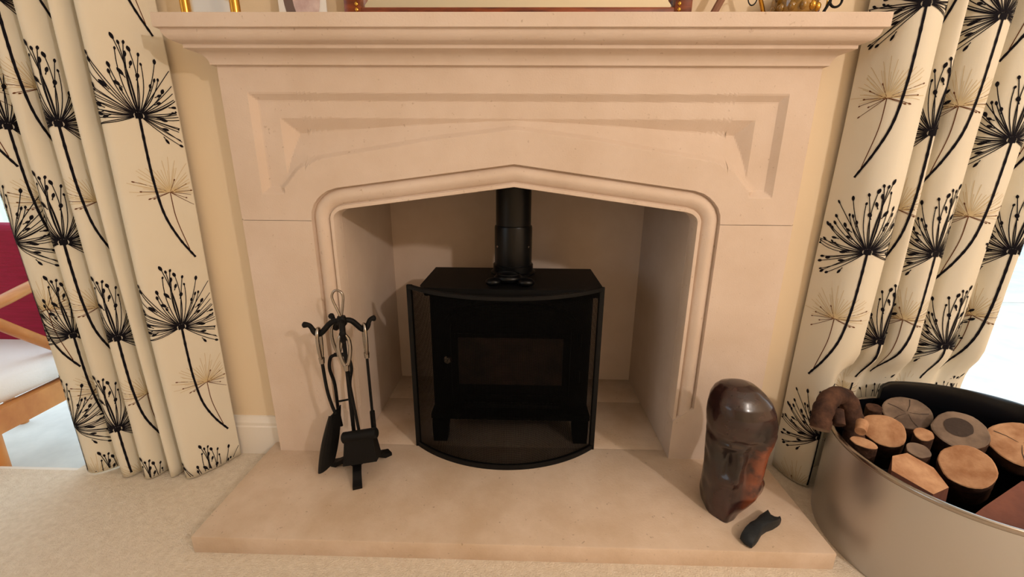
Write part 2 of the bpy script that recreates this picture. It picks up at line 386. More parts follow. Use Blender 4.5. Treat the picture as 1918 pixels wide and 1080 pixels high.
ring([(cx-.170, .240), (cx-.170, .420), (cx+.170, .420), (cx+.170, .240)], [(cx-.158, .252), (cx-.158, .408), (cx+.158, .408), (cx+.158, .252)], DY-.005, DY+.001, 'window_frame', STOVE, dr)
MB().box(cx-.159, cx+.159, DY-.0025, DY+.002, .251, .409).build('window_glass', SOOTGLASS, dr)
b = MB(); b.lathe([(.001, 0), (.010, .0), (.013, .006), (.013, .014), (.008, .020), (.006, .036)], n=16)
kn = b.build('door_knob', SILVER, dr, 40); kn.matrix_parent_inverse = Matrix.Identity(4); kn.parent = dr
kn.matrix_basis = Matrix.Translation((cx-.187, DY-.034, .345)) @ Matrix.Rotation(-PI/2, 4, 'X')
b = MB(); b.tube(bez((cx-.15, ST0-.01, .178), (cx-.05, ST0-.03, .192), (cx+.05, ST0-.03, .192), (cx+.15, ST0-.01, .178), 14), .009, 8); b.build('ash_lip', STOVE, st, 40)
b = MB(); b.prism([(cx-.2, ST0-.004), (cx-.2, ST0+.03), (cx+.2, ST0+.03), (cx+.2, ST0-.004), (cx+.1, ST0-.03), (cx-.1, ST0-.03)], 'z', .140, .150); b.build('ash_shelf', STOVE, st)
for z in (.28, .40): MB().tube([(cx+.207, ST0-.004, z-.02), (cx+.207, ST0-.004, z+.02)], .007, 10).build('hinge', STOVE, st, 40)
# flue pipe
FX, FY = -.006, .268
fp = MB(); fp.lathe([(.0615, .588), (.0615, .712), (.0600, .718), (.0570, .720), (.0570, .979)], (FX, FY)); fp = fp.build('flue_pipe', FLUE, st, 30)
MB().lathe([(.074, .560), (.074, .566), (.0665, .570), (.0665, .590), (.064, .593), (.060, .593)], (FX, FY)).build('flue_collar', FLUE, st, 30)
for a in (-2.45, -.70):
    v = MB(); v.tube([(FX+.060*math.cos(a), FY+.060*math.sin(a), .655), (FX+.0655*math.cos(a), FY+.0655*math.sin(a), .655)], .0035, 8); v.build('screw', SILVER, fp, 40)

# low black iron ornament lying on the stove top
orn = thing('iron_ornament', 'small lumpy black iron ornament lying on the stove top in front of the flue', 'ornament', (-.01, .12, .560))
def blob(c, r, n=12, k=8):
    V = [(c[0], c[1], c[2]-r[2])]; 
    for i in range(1, k):
        t = -PI/2+PI*i/k
        for j in range(n):
            a = 2*PI*j/n; V.append((c[0]+r[0]*math.cos(t)*math.cos(a), c[1]+r[1]*math.cos(t)*math.sin(a), c[2]+r[2]*math.sin(t)))
    V.append((c[0], c[1], c[2]+r[2])); F = [(0, 1+(j+1) % n, 1+j) for j in range(n)]
    for i in range(k-2):
        for j in range(n): a = 1+i*n; F.append((a+j, a+(j+1) % n, a+n+(j+1) % n, a+n+j))
    a = 1+(k-2)*n; F += [(a+j, a+(j+1) % n, len(V)-1) for j in range(n)]
    return V, F
b = MB(); b.add(*blob((-.018, .135, .576), (.045, .036, .0165))); b.build('body', FLUE, orn, 60)
for x, s in ((-.062, 1), (.036, 1.1)):
    b = MB(); b.add(*blob((x, .100, .572), (.024*s, .021*s, .0125*s))); b.build('lobe', FLUE, orn, 60)
b = MB(); b.tube([(-.018+.034*math.cos(a), .135+.027*math.sin(a), .588) for a in [2*PI*i/24 for i in range(25)]],   .0022, 6); b.build('rim', STOVE, orn, 60)

# ------------------------------------------------------------------ bowed fire screen
fs = thing('fire_screen', 'bowed black mesh fire screen standing before the stove', 'fire screen', (-.024, 0, ZH))
SX0, SX1, SYE, SAG = -.2975, .2498, .040, .104
mx_ = (SX0+SX1)/2; hw = (SX1-SX0)/2; RR = (hw*hw+SAG*SAG)/(2*SAG); yc = SYE-SAG+RR; a_h = math.asin(hw/RR)
def sp(t, z, off=0): a = -a_h+2*a_h*t; return (mx_+(RR+off)*math.sin(a), yc-(RR+off)*math.cos(a), z)
ZB0, ZT0 = ZH, .576
def rail(name, z0, z1, th=.004, n=40):
    V = []; F = []
    for i in range(n+1):
        t = i/n; V += [sp(t, z0, -th), sp(t, z0, th), sp(t, z1, th), sp(t, z1, -th)]
    for i in range(n):
        for k in range(4): F.append((4*i+k, 4*i+(k+1) % 4, 4*i+4+(k+1) % 4, 4*i+4+k))
    F += [(0, 1, 2, 3), (4*n+3, 4*n+2, 4*n+1, 4*n)]
    return fixn(link(name, V, F, IRON, fs))
rail('bottom_rail', ZB0, ZB0+.016); rail('top_rail', ZT0-.010, ZT0, .006)
for t in (.0, 1.0):
    x, y, z = sp(t, 0); b = MB(); b.box(x-.0075, x+.0075, y-.005, y+.005, ZB0, ZT0); b.build('side_post', IRON, fs)
V = []; F = []
nv = 232
for i in range(nv):                                    # upright wires of the mesh
    t = (i+.5)/nv; wv = .00056/(2*hw)
    a = sp(t-wv, 0); c = sp(t+wv, 0); o = sp(t, 0, .0008); n = len(V)
    for z in (ZB0+.012, ZT0-.006): V += [(a[0], a[1], z), (o[0], o[1], z), (c[0], c[1], z)]
    F += [(n, n+1, n+4, n+3), (n+1, n+2, n+5, n+4), (n+2, n, n+3, n+5)]
nh = 214; ns = 36
for k in range(nh):                                    # cross wires
    z = ZB0+.012+(ZT0-ZB0-.018)*(k+.5)/nh; n = len(V)
    for i in range(ns+1):
        t = i/ns; V += [sp(t, z-.00056), sp(t, z, .0008), sp(t, z+.00056)]
    for i in range(ns):
        for q in range(3): F.append((n+3*i+q, n+3*i+(q+1) % 3, n+3*i+3+(q+1) % 3, n+3*i+3+q))
MESH = mat('blackened_wire', srgb(6, 6, 6), .8, spec=.05)
ms = link('wire_mesh', V, F, MESH, fs); ms['kind'] = 'stuff'

# ------------------------------------------------------------------ fireside companion set
PX, PY = -.4505, -.075
cs = thing('tool_stand', 'black iron fireside tool stand with curled hooks and silver loop handle', 'tool stand', (PX, PY, ZH))
MB().tube([(PX, PY, ZH+.03), (PX, PY, .515)], .0055, 10).build('pole', IRON, cs, 40)
for fx, fy in ((-.420, -.158), (-.377, -.004), (-.531, -.058)):
    d = Vector((fx-PX, fy-PY, 0)).normalized(); sdv = Vector((-d.y, d.x, 0)); L = math.hypot(fx-PX, fy-PY); V = []
    for t, z0, z1, wv in ((0, ZH+.022, ZH+.036, .012), (.55*L, ZH+.016, ZH+.028, .0115), (.8*L, ZH, ZH+.016, .012), (L, ZH, ZH+.010, .0125)):
        p = Vector((PX, PY, 0))+d*t
        V += [p-sdv*wv+Vector((0, 0, z0)), p+sdv*wv+Vector((0, 0, z0)), p+sdv*wv+Vector((0, 0, z1)), p-sdv*wv+Vector((0, 0, z1))]
    F = [(4*i+k, 4*i+(k+1) % 4, 4*i+4+(k+1) % 4, 4*i+4+k) for i in range(3) for k in range(4)]+[(0, 1, 2, 3), (12, 13, 14, 15)]
    fixn(link('foot', V, F, IRON, cs))
b = MB(); b.lathe([(.0, ZH+.044), (.016, ZH+.044), (.020, ZH+.036), (.020, ZH+.022), (.0, ZH+.022)], (PX, PY), 20); b.build('hub', IRON, cs, 40)
b = MB(); b.lathe([(.0, .520), (.010, .520), (.013, .512), (.013, .498), (.008, .492), (0, .492)], (PX, PY), 16); b.build('top_hub', IRON, cs, 40)
lp = [(0, .515), (-.006, .535), (-.0155, .562), (-.0165, .577), (-.010, .588), (0, .590), (.0095, .584), (.012, .570), (.007, .540), (.0015, .515)]
MB().tube(catmull([(PX-.002+x, PY, z) for x, z in lp], 5), .0033, 8).build('loop_handle', SILVER, cs, 60)
hooks = {'left': (-.077, -.012), 'backleft': (-.044, .046), 'right': (.058, .036), 'frontright': (.026, -.060)}
for hd in hooks.values():
    d = Vector((hd[0], hd[1], 0)); Lh = d.length; d.normalize(); O = Vector((PX, PY, 0))
    pts = catmull([O+Vector((0, 0, .508)), O+d*Lh*.35+Vector((0, 0, .503)), O+d*Lh*.72+Vector((0, 0, .474)), O+d*Lh*.9+Vector((0, 0, .476)), O+d*Lh*1.05+Vector((0, 0, .497)), O+d*Lh*1.28+Vector((0, 0, .500))], 5)
    MB().tube(pts, [.0075]*(len(pts)-8)+[.0065]*4+[.0075, .0085, .0085, .004], 8).build('hook', IRON, cs, 60)
def tool(name, label, hk, zb):
    hd = hooks[hk]; d = Vector((hd[0], hd[1], 0)); Lh = d.length; d.normalize(); c = Vector((PX, PY, 0))+d*Lh*.80
    t = thing(name, label, 'fire tool', (c.x, c.y, zb)); s = Vector((-d.y, d.x, 0))
    pr = [(0, .394), (-.008, .415), (-.0135, .445), (-.0125, .470), (-.006, .484), (0, .487), (.006, .484), (.0125, .470), (.0135, .445), (.008, .415), (0, .394)]
    MB().tube(catmull([c+s*x+Vector((0, 0, z)) for x, z in pr], 4), .0050, 8).build('loop_handle', SILVER, t, 60)
    MB().tube([c+Vector((0, 0, .388)), c+Vector((0, 0, .404))], [.0065, .008], 10).build('ferrule', SILVER, t, 40)
    return t, c, d, s
# poker
t, c, d, s = tool('poker', 'thin black fire poker with silver loop handle hanging on the tool stand', 'right', .19)
MB().tube([c+Vector((0, 0, .392)), c+Vector((.002, -.004, .215))], .0042, 8).build('rod', IRON, t, 40)
MB().tube([c+Vector((.002, -.004, .222)), c+Vector((.002, -.004, .17))], [.0072, .0075], 10).build('tip', IRON, t, 40)
# brush
t, c, d, s = tool('hearth_brush', 'black hearth brush with rolled head and silver loop handle on the tool stand', 'frontright', .09)
bc = Vector((-.420, -.108, .182))
MB().tube([c+Vector((0, 0, .392)), bc], .0042, 8).build('rod', IRON, t, 40)
ax_ = Vector((.97, .05, .16)).normalized()
MB().tube([bc-ax_*.050, bc-ax_*.046, bc+ax_*.046, bc+ax_*.050], [.010, .0155, .0155, .010], 14).build('brush_head', IRON, t, 50)
V = []
for k, (zz, wv, dv) in enumerate(((.0, .040, .012), (-.040, .044, .016), (-.078, .048, .020))):
    for sx, sy in ((-1, -1), (1, -1), (1, 1), (-1, 1)): V.append(bc+ax_*(sx*wv)+Vector((0, sy*dv, zz+.0)))
F = [(4*i+k, 4*i+(k+1) % 4, 4*i+4+(k+1) % 4, 4*i+4+k) for i in range(2) for k in range(4)]+[(0, 1, 2, 3), (8, 9, 10, 11)]
fixn(link('bristles', V, F, IRON, t))
# shovel
t, c, d, s = tool('ash_shovel', 'black ash shovel with curved blade and silver loop handle on the tool stand', 'left', .07)
MB().tube(catmull([c+Vector((0, 0, .392)), c+Vector((.004, 0, .31)), c+Vector((.012, .0, .262)), c+Vector((.021, -.002, .235))], 5), .0045, 8).build('rod', IRON, t, 40)
V = []; F = []; nn = 10
for i in range(nn+1):
    u_ = i/nn; z = .238-.172*u_; wv = .010+.020*math.sin(PI*min(1, u_*.62+.10)); xo = c.x+.014-.034*u_
    for k in range(7):
        q = k/6*2-1; V.append((xo+q*wv*.72, c.y-.010+.020*q*q+.010*q-.022*u_, z+.012*q))
for i in range(nn):
    for k in range(6): a = i*7+k; F.append((a, a+1, a+8, a+7))
o = link('blade', V, F, IRON, t); o.modifiers.new('thick', 'SOLIDIFY').thickness = .003
# tongs
t, c, d, s = tool('fire_tongs', 'black bowed fire tongs with silver loop handle at the back of the tool stand', 'backleft', .16)
dx = Vector((1, .1, 0)).normalized()
for sg in (-1, 1):
    pts = catmull([c+Vector((0, 0, .392))+dx*.010*sg, c+dx*.024*sg+Vector((0, 0, .383)), c+dx*.030*sg+Vector((0, 0, .35)), c+dx*.021*sg+Vector((0, 0, .30)), c+dx*.020*sg+Vector((0, 0, .22)), c+dx*.016*sg+Vector((0, 0, .165))], 6)
    MB().tube(pts, .0048, 8).build('arm', IRON, t, 40)
MB().tube([c-dx*.020+Vector((0, 0, .245)), c+dx*.020+Vector((0, 0, .252))], .003, 8).build('cross_pin', IRON, t, 40)
MB().tube([c-dx*.013+Vector((0, 0, .392)), c+dx*.013+Vector((0, 0, .392))], .006, 8).build('bridge', IRON, t, 40)

# ------------------------------------------------------------------ sculpture and little cat on the hearth
rings = [(.046, .5135, .634, -.178, .058), (.075, .509, .650, -.176, .064), (.105, .507, .6535, -.176, .064), (.135, .5055, .650, -.177, .060), (.158, .504, .634, -.178, .055), (.185, .503, .632, -.178, .055), (.215, .501, .638, -.178, .057),
         (.245, .4985, .646, -.178, .060), (.262, .4975, .651, -.180, .062), (.280, .4965, .6505, -.180, .064), (.310, .493, .648, -.180, .066), (.340, .4925, .639, -.180, .065), (.362, .4945, .628, -.179, .060), (.380, .501, .612, -.178, .050), (.394, .512, .594, -.177, .036), (.402, .530, .572, -.177, .018)]
zz = np.array([r[0] for r in rings]); tab = [np.array([r[k] for r in rings]) for k in range(1, 5)]
NZ, NA = 96, 96; V = []; F = []
for i in range(NZ+1):
    z = .0455+(.402-.0455)*(1-(1-i/NZ)**1.25); xl, xr, yc_, ry = [float(np.interp(z, zz, q)) for q in tab]
    cx_, rx_ = (xl+xr)/2, (xr-xl)/2
    for j in range(NA):
        a = 2*PI*j/NA; ca, sa = math.cos(a), math.sin(a); e = .8
        x = cx_+rx_*math.copysign(abs(ca)**e, ca); y = yc_+ry*math.copysign(abs(sa)**e, sa)
        # angular foot: cut back at the front right
        k = max(0, 1-(z-.046)/.10); x0 = x
        if sa < 0: y += k*.05*max(0, (x-.545)/.1)-k*.012*max(0, 1-abs(x-.54)/.05)
        dsp = 0
        g = lambda px_, pz, w_, h_: math.exp(-((x0-px_)/w_)**2-((z-pz)/h_)**2) if sa < .2 else 0
        dsp += .010*g(.545, .335, .045, .040)            # domed brow
        dsp -= .006*g(.545, .268, .050, .010)            # groove under it
        dsp += .011*g(.528, .258, .016, .011)-.006*g(.560, .245, .012, .012)
        dsp -= .018*g(.525, .215, .014, .035)            # hollow
        dsp += .014*g(.552, .200, .010, .050)            # long ridge
        dsp -= .013*g(.580, .200, .010, .060)
        dsp += .009*g(.612, .190, .014, .075)
        dsp += .006*g(.540, .160, .02, .012)+.008*g(.60, .11, .018, .02)
        dsp += .004*mnoise.noise(Vector((x0*38, y*38, z*30)))*(1 if z < .29 else .25)
        n_ = Vector((ca, sa, 0)); V.append((x+n_.x*dsp, y+n_.y*dsp, z))
for i in range(NZ):
    for j in range(NA):
        F.append((i*NA+j, i*NA+(j+1) % NA, (i+1)*NA+(j+1) % NA, (i+1)*NA+j))
F += [tuple(range(NA-1, -1, -1)), tuple(NZ*NA+j for j in range(NA))]
tag(link('carved_sculpture', V, F, SCULPT, None, True), 'glossy dark brown carved sculpture with domed top standing on the hearth', 'sculpture')
outl = [(.5512, -.2935), (.5675, -.2761), (.590, -.258), (.6067, -.2496), (.6281, -.2319), (.6450, -.2215), (.6591, -.2120), (.6575, -.2293), (.664, -.2365), (.6715, -.2375), (.6790, -.2340), (.6773, -.2420), (.6673, -.249), (.6497, -.2593), (.6281, -.2679), (.6103, -.2795), (.602, -.288), (.5905, -.2999), (.578, -.311), (.5653, -.3197), (.5538, -.3084)]
cc = Vector((sum(p[0] for p in outl)/len(outl), sum(p[1] for p in outl)/len(outl)))
V = []; F = []; n = len(outl)
for z, k in ((.0458, .90), (.052, 1.0), (.060, 1.0), (.067, .90), (.071, .68), (.0725, .35)):
    for x, y in outl: V.append((cc.x+(x-cc.x)*(1-(1-k)*.55), cc.y+(y-cc.y)*k, z))
for i in range(5):
    for j in range(n): F.append((i*n+j, i*n+(j+1) % n, (i+1)*n+(j+1) % n, (i+1)*n+j))
F += [tuple(range(n-1, -1, -1)), tuple(5*n+j for j in range(n))]
o = link('cat_figurine', V, F, SLATE); autosmooth(o, 50)
tag(o, 'small dark cat shaped figurine lying flat beside the carved sculpture', 'figurine')

# ------------------------------------------------------------------ log tub and logs
TX, TY, TR, TZ = 1.05, -.25, .247, .270
tub = thing('log_tub', 'round brushed steel log tub with black inside standing beside the hearth', 'tub', (TX, TY, 0))
MB().lathe([(.0, .004), (TR-.006, .004), (TR-.002, .0), (TR, .006), (TR, TZ-.004)], (TX, TY), 96).build('wall', STEEL, tub, 40)
MB().lathe([(TR-.0005, TZ-.012), (TR+.0035, TZ-.010), (TR+.0045, TZ-.004), (TR+.003, TZ+.001), (TR-.001, TZ+.002), (TR-.004, TZ-.001)], (TX, TY), 96).build('rolled_rim', SILVER, tub, 60)
MB().lathe([(TR-.004, TZ-.001), (TR-.0045, .012), (.0, .010)], (TX, TY), 96).build('lining', BLACKLIN, tub, 40)
# raised black back
V = []; F = []; n = 48; a0, a1 = math.radians(-8), math.radians(91)
for i in range(n+1):
    a = a0+(a1-a0)*i/n; e = min(i, n-i)/3.; zt = .322+.020*math.cos(a)-(.012*(1-min(1, e))**2)
    for r_, z in ((TR-.005, TZ-.03), (TR-.005, zt), (TR-.008, zt+.003), (TR-.013, zt+.002), (TR-.015, zt-.004), (TR-.012, TZ-.03)): V.append((TX+r_*math.cos(a), TY+r_*math.sin(a), z))
for i in range(n):
    for k in range(5): F.append((6*i+k, 6*i+k+1, 6*i+k+7, 6*i+k+6))
F += [(0, 1, 2, 3, 4, 5), tuple(6*n+k for k in (5, 4, 3, 2, 1, 0))]
autosmooth(link('raised_back', V, F, BLACKLIN, tub), 50)
CAMP = Vector((0.02, -1.1, .9))
def log(name, label, c, r, L, tilt, endm=CUTW, bark=BARK, sq=1., heart=None, az=0., wob=.12, seed=0, cracks=0):
    # end face centre c looks up toward the room; tilt is the lean of the log from upright
    c = Vector(c); h = (CAMP-c); h.z = 0; h.normalize(); h = Matrix.Rotation(az, 3, 'Z') @ h
    ax = (Vector((0, 0, 1))*math.cos(tilt)+h*math.sin(tilt)).normalized(); u = h.cross(Vector((0, 0, 1))).normalized(); w_ = ax.cross(u)
    t = thing(name, label, 'log', tuple(c-ax*L), 'logs in the steel tub'); n = 28; V = []; K = 7
    rad = [1+wob*mnoise.noise(Vector((math.cos(2*PI*j/n)*1.3, math.sin(2*PI*j/n)*1.3, seed*3.7))) for j in range(n)]
    for i in range(K+1):
        for j in range(n):
            a = 2*PI*j/n; rr = r*rad[j]*(1+.05*mnoise.noise(Vector((math.cos(a)*2, i*.8, seed+math.sin(a)*2))))
            V.append(c-ax*(L*(1-i/K))+u*math.cos(a)*rr+w_*math.sin(a)*rr*sq)
    F = [(i*n+j, i*n+(j+1) % n, (i+1)*n+(j+1) % n, (i+1)*n+j) for i in range(K) for j in range(n)]+[tuple(range(n-1, -1, -1))]
    link('bark', V, F, bark, t, True)
    E = [c+ax*.0015+u*math.cos(2*PI*j/n)*r*rad[j]*.95+w_*math.sin(2*PI*j/n)*r*rad[j]*.95*sq for j in range(n)]
    E2 = [V[K*n+j] for j in range(n)]; E3 = [c+ax*.0015+(p-c-ax*.0015)*.5 for p in E]
    link('cut_end', E2+E+E3+[c+ax*.001], [(j, (j+1) % n, n+(j+1) % n, n+j) for j in range(n)]+[(n+j, n+(j+1) % n, 2*n+(j+1) % n, 2*n+j) for j in range(n)]+[(2*n+j, 2*n+(j+1) % n, 3*n) for j in range(n)], endm, t)
    for q in range(cracks):
        a = 2*PI*q/cracks+seed; e0 = c+ax*.0022+u*math.cos(a+.12)*r*.08+w_*math.sin(a+.12)*r*.08*sq; e1 = c+ax*.0022+u*math.cos(a)*r*.86+w_*math.sin(a)*r*.86*sq
        sd = (e1-e0).cross(ax).normalized()*.0011; mid = (e0+e1)/2+sd*2.2
        link('crack', [e0-sd*.3, e0+sd*.3, mid-sd*.7, mid+sd*.7, e1-sd, e1+sd], [(0, 1, 3, 2), (2, 3, 5, 4)], ROT, t)
    if heart: link('rotten_heart', [c+ax*.0028+u*(math.cos(2*PI*j/n)*r*rad[(j*3) % n]*.52+.1*r)+w_*(math.sin(2*PI*j/n)*r*.5*sq-.12*r) for j in range(n)], [tuple(range(n))], heart, t)
    return t
log('firewood_log', 'pale cracked round log end below the black back of the tub', (1.060, -.090, .274), .050, .055, .60, CUTG, wob=.08, cracks=5, seed=1)
log('firewood_log', 'orange cut log end left of the small stub, against the rim', (.940, -.163, .268), .044, .13, .62, CUTW, wob=.1, seed=2)
log('firewood_log', 'weathered grey log end with dark rotten heart in the tub', (1.112, -.178, .282), .050, .075, .66, CUTG, heart=ROT, wob=.08, seed=3)
log('firewood_log', 'large pale pinkish log end beside the grey rotten log', (1.205, -.226, .281), .055, .045, .60, CUTW, wob=.1, cracks=3, seed=4)
log('firewood_log', 'very small upright stub between the orange log and the grey log', (1.024, -.180, .270), .019, .14, .45, CUTW, seed=5)
log('firewood_log', 'round two tone log end standing in the middle of the tub', (1.018, -.294, .268), .047, .13, .75, CUTW, wob=.1, seed=6)
log('firewood_log', 'thin pale branch end lying above the split log', (.968, -.231, .261), .022, .13, .35, CUTG, seed=7)
log('firewood_log', 'short knotty stub resting on the steel rim', (.850, -.216, .268), .026, .13, .30, CUTW, sq=.6, seed=8)
log('firewood_log', 'dark bark covered log behind the orange cut end', (.985, -.074, .278), .018, .12, .25, BARK, seed=10)
log('firewood_log', 'dark purple brown log below the large pale log end', (1.195, -.325, .215), .042, .15, .20, BARK, az=2.4, seed=11)
# split wedges
def wedge(name, label, poly, z0, z1, slope, top, side):
    t = thing(name, label, 'log', (sum(p[0] for p in poly)/len(poly), sum(p[1] for p in poly)/len(poly), z0), 'logs in the steel tub')
    cxx = sum(p[0] for p in poly)/len(poly); cyy = sum(p[1] for p in poly)/len(poly); n = len(poly); K = 5
    V = []
    for k in range(K+1):
        for i, (x, y) in enumerate(poly):
            f = k/K; zt = z1+slope[0]*(x-cxx)+slope[1]*(y-cyy); q = .004*mnoise.noise(Vector((i*1.7, k*.9, z0*9)))
            V.append((x+q, y-q, z0+(zt-z0)*f))
    F = [(k*n+i, k*n+(i+1) % n, (k+1)*n+(i+1) % n, (k+1)*n+i) for k in range(K) for i in range(n)]+[tuple(range(n-1, -1, -1))]
    fixn(link('split_side', V, F, side, t)); link('cut_end', [(x, y, z+.0006) for x, y, z in V[K*n:]], [tuple(range(n))], top, t); return t
SPLIT = mat('split_wood', srgb(128, 78, 62), .85, var=srgb(96, 58, 50), vscale=12, stretch=(1, 1, .2), bump=.6, bscale=60)
wedge('split_log', 'chunky split log with orange top leaning on the front rim', [(.853, -.300), (.880, -.262), (.925, -.250), (.962, -.282), (.955, -.325), (.905, -.345)], .05, .252, (-.1, .35), CUTW, SPLIT)
wedge('split_log', 'broad reddish split log lying at the front of the tub', [(.905, -.405), (.985, -.372), (1.085, -.340), (1.160, -.390), (1.120, -.462), (1.030, -.482), (.955, -.463)], .04, .232, (.28, .30), SPLIT, SPLIT)
# crooked branch over the rim
t = thing('crooked_branch', 'crooked knobbly branch hooked over the rim of the tub', 'log', (.93, -.12, .2), 'logs in the steel tub')
pts = catmull([(.775, -.172, .278), (.783, -.158, .312), (.808, -.138, .338), (.842, -.125, .343), (.866, -.128, .325), (.875, -.142, .285), (.876, -.158, .24), (.876, -.165, .17)], 6)
b = MB(); b.tube(pts, [.023+.004*mnoise.noise(Vector((i*.6, 2, 0))) for i in range(len(pts))], 14); o = b.build('bark', BARK, t, 60)
b = MB(); b.tube([(.822, -.150, .315), (.815, -.178, .290)], [.016, .013], 12); b.build('knot', BARK, t, 60)
b = MB(); b.tube([(.868, -.180, .300), (.845, -.206, .292)], [.013, .0115], 12); b.build('stub', CUTW, t, 60)
pe = Vector(pts[0]); b = MB(); b.tube([pe+Vector((-.0005, -.001, -.0012)), pe+Vector((-.0012, -.002, -.0025))], .021, 14); b.build('cut_end', CUTG, t, 60)

# ------------------------------------------------------------------ curtains with printed seed heads
def make_motif(seed, mir=1):
    R_ = random.Random(seed); st_ = []     # strokes: (list of (u,v,width), kind)
    def stroke(p0, ang, L, w0, curl, kind, tip, tipw=.0038):
        pts = []; a = ang; x, y = p0; n = 7
        for i in range(n+1):
            t = i/n; pts.append((x*1., y, w0*(.72-.12*t))); x += math.cos(a)*L/n; y += math.sin(a)*L/n; a += curl/n
        if tip:
            e = pts[-1]; dx_, dy_ = math.cos(a), math.sin(a); l = tipw*R_.uniform(2.2, 3.4)
            for q, wq in ((.0, .35), (.25, .85), (.55, 1.), (.8, .75), (1., .15)): pts.append((e[0]+dx_*l*q, e[1]+dy_*l*q, tipw*wq))
        st_.append((pts, kind))
    for i in range(46):
        f = i/45; ang = math.radians(-46+248*f)+R_.uniform(-.07, .07)
        up = max(0, math.sin(ang)); L = R_.uniform(.066, .106)+up*R_.uniform(.0, .066)
        stroke((.010*math.cos(ang), .008*math.sin(ang)), ang, L, .0019, R_.uniform(-.35, .35)+.3*math.cos(ang)*(1 if ang < PI/2 else 1), 0, True, R_.uniform(.0030, .0052))
        if R_.random() < .5:
            l2 = L*R_.uniform(.45, .75); p = (l2*math.cos(ang), l2*math.sin(ang)); stroke(p, ang+R_.uniform(-.5, .5), .006, .0020, 0, 0, True, R_.uniform(.0034, .0058))
    for i in range(9):
        a = 2*PI*i/9; stroke((-.001*math.cos(a), -.001*math.sin(a)), a, .0085, .0085, 0, 0, False)
    stroke((-.0075, 0), 0, .015, .0135, 0, 0, False)
    stem = [(0, 0), (.0005, -.08), (.003, -.16), (.012, -.24), (.034, -.305), (.062, -.358)]
    cs_ = catmull([Vector((x, y, 0)) for x, y in stem], 8)
    st_.append(([(p.x, p.y, .0042-.0010*abs(math.sin(k*1.9))) for k, p in enumerate(cs_)], 0))
    tc_ = (.032, -.182)
    for i in range(34):
        ang = math.radians(-5+190*i/33)+R_.uniform(-.05, .05); stroke((tc_[0], tc_[1], )[:2], ang, R_.uniform(.05, .09), .0011, R_.uniform(-.2, .2), 1, False)
    for ang, L in ((155, .07), (176, .055), (205, .035), (3, .045), (-8, .055), (-28, .035), (-38, .06), (22, .04), (65, .03), (198, .042)):
        stroke(tc_, math.radians(ang), L, .0013, R_.uniform(-.2, .2), 2, True, .0022)
    cs_ = catmull([Vector((x, y, 0)) for x, y in (tc_, (.035, -.25), (.052, -.335))], 8)
    st_.append(([(p.x, p.y, .0013) for p in cs_], 2))
    return [([(x*mir, y, w_) for x, y, w_ in p], k) for p, k in st_]
def curtain(name, label, plan, heads, mir, H=2.25, squeeze=False):
    P = catmull([Vector((x, y, 0)) for x, y in plan], 14); n = len(P)
    s = [0.]
    for i in range(1, n): s.append(s[-1]+(P[i]-P[i-1]).length)
    L = s[-1]; S = np.array(s); PXs = np.array([p.x for p in P]); PYs = np.array([p.y for p in P])
    def pos(u, z):
        x = float(np.interp(u, S, PXs)); y = float(np.interp(u, S, PYs))
        x += .006*math.sin(z*2.1+u*5)*min(1, z); y += .004*math.sin(z*3.3+u*9)
        if squeeze:
            w1 = min(1, max(0, (.42-z)/.12)); w2 = min(1, max(0, (x-.865)/.06)); w_ = w1*w1*(3-2*w1)*w2*w2*(3-2*w2)
            y = y*(1-w_)+w_*(.030+.22*(y+.02))
        return Vector((x, min(y, .050), z))
    def nrm(u, z):
        e = .003; a = pos(min(L, u+e), z)-pos(max(0, u-e), z); nn_ = Vector((a.y, -a.x, 0)).normalized(); return nn_
    root = thing(name, label, 'curtain', (float(PXs.mean()), -.02, 0))
    NU, NZ_ = 340, 70; V = []; F = []
    for k in range(NZ_+1):
        z = .004+(H-.004)*k/NZ_
        for i in range(NU+1):
            u = L*i/NU; V.append(pos(u, z))
    for k in range(NZ_):
        for i in range(NU): a = k*(NU+1)+i; F.append((a, a+1, a+NU+2, a+NU+1))
    o = link('fabric', V, F, FABRIC, root, True); sm = o.modifiers.new('thick', 'SOLIDIFY'); sm.thickness = .0016; sm.offset = -1
    for hi, (xh, zh) in enumerate(heads):
        # place by where along the fold line the head sits
        uh = float(S[int(np.argmin(np.abs(PXs-xh)+.35*np.abs(PYs+.08)))]); V = []; F = []; FM = []
        for pts, kind in make_motif(3, mir):
            # resample for smooth wrapping
            q = [pts[0]]
            for a, b_ in zip(pts, pts[1:]):
                d = math.hypot(b_[0]-a[0], b_[1]-a[1]); mseg = max(1, int(d/.006))
                for j in range(1, mseg+1): t_ = j/mseg; q.append(tuple(a[c_]+(b_[c_]-a[c_])*t_ for c_ in range(3)))
            prev = None
            for i in range(len(q)):
                a = q[max(0, i-1)]; b_ = q[min(len(q)-1, i+1)]; dx_, dy_ = b_[0]-a[0], b_[1]-a[1]; dl = math.hypot(dx_, dy_) or 1
                nx_, ny_ = -dy_/dl, dx_/dl; x, y, w_ = q[i]; row = []
                ok = True
                for sg in (-1, 1):
                    uu = uh+x+nx_*w_*.5*sg*1.5; vv = zh+y+ny_*w_*.5*sg*1.5
                    if uu < .002 or uu > L-.002 or vv < .006 or vv > H: ok = False; break
                    row.append(pos(uu, vv)+nrm(uu, vv)*(.0012 if kind == 0 else .0008))
                if not ok: prev = None; continue
                n0_ = len(V); V += row
                if prev is not None: F.append((prev, prev+1, n0_+1, n0_)); FM.append(kind)
                prev = n0_
        if F:
            pf = link('printed_flower', V, F, None, root, False, [INK, TAN, BROWNINK], FM)
            if zh < .12 or zh > 2.0: pf['kind'] = 'stuff'
    return root
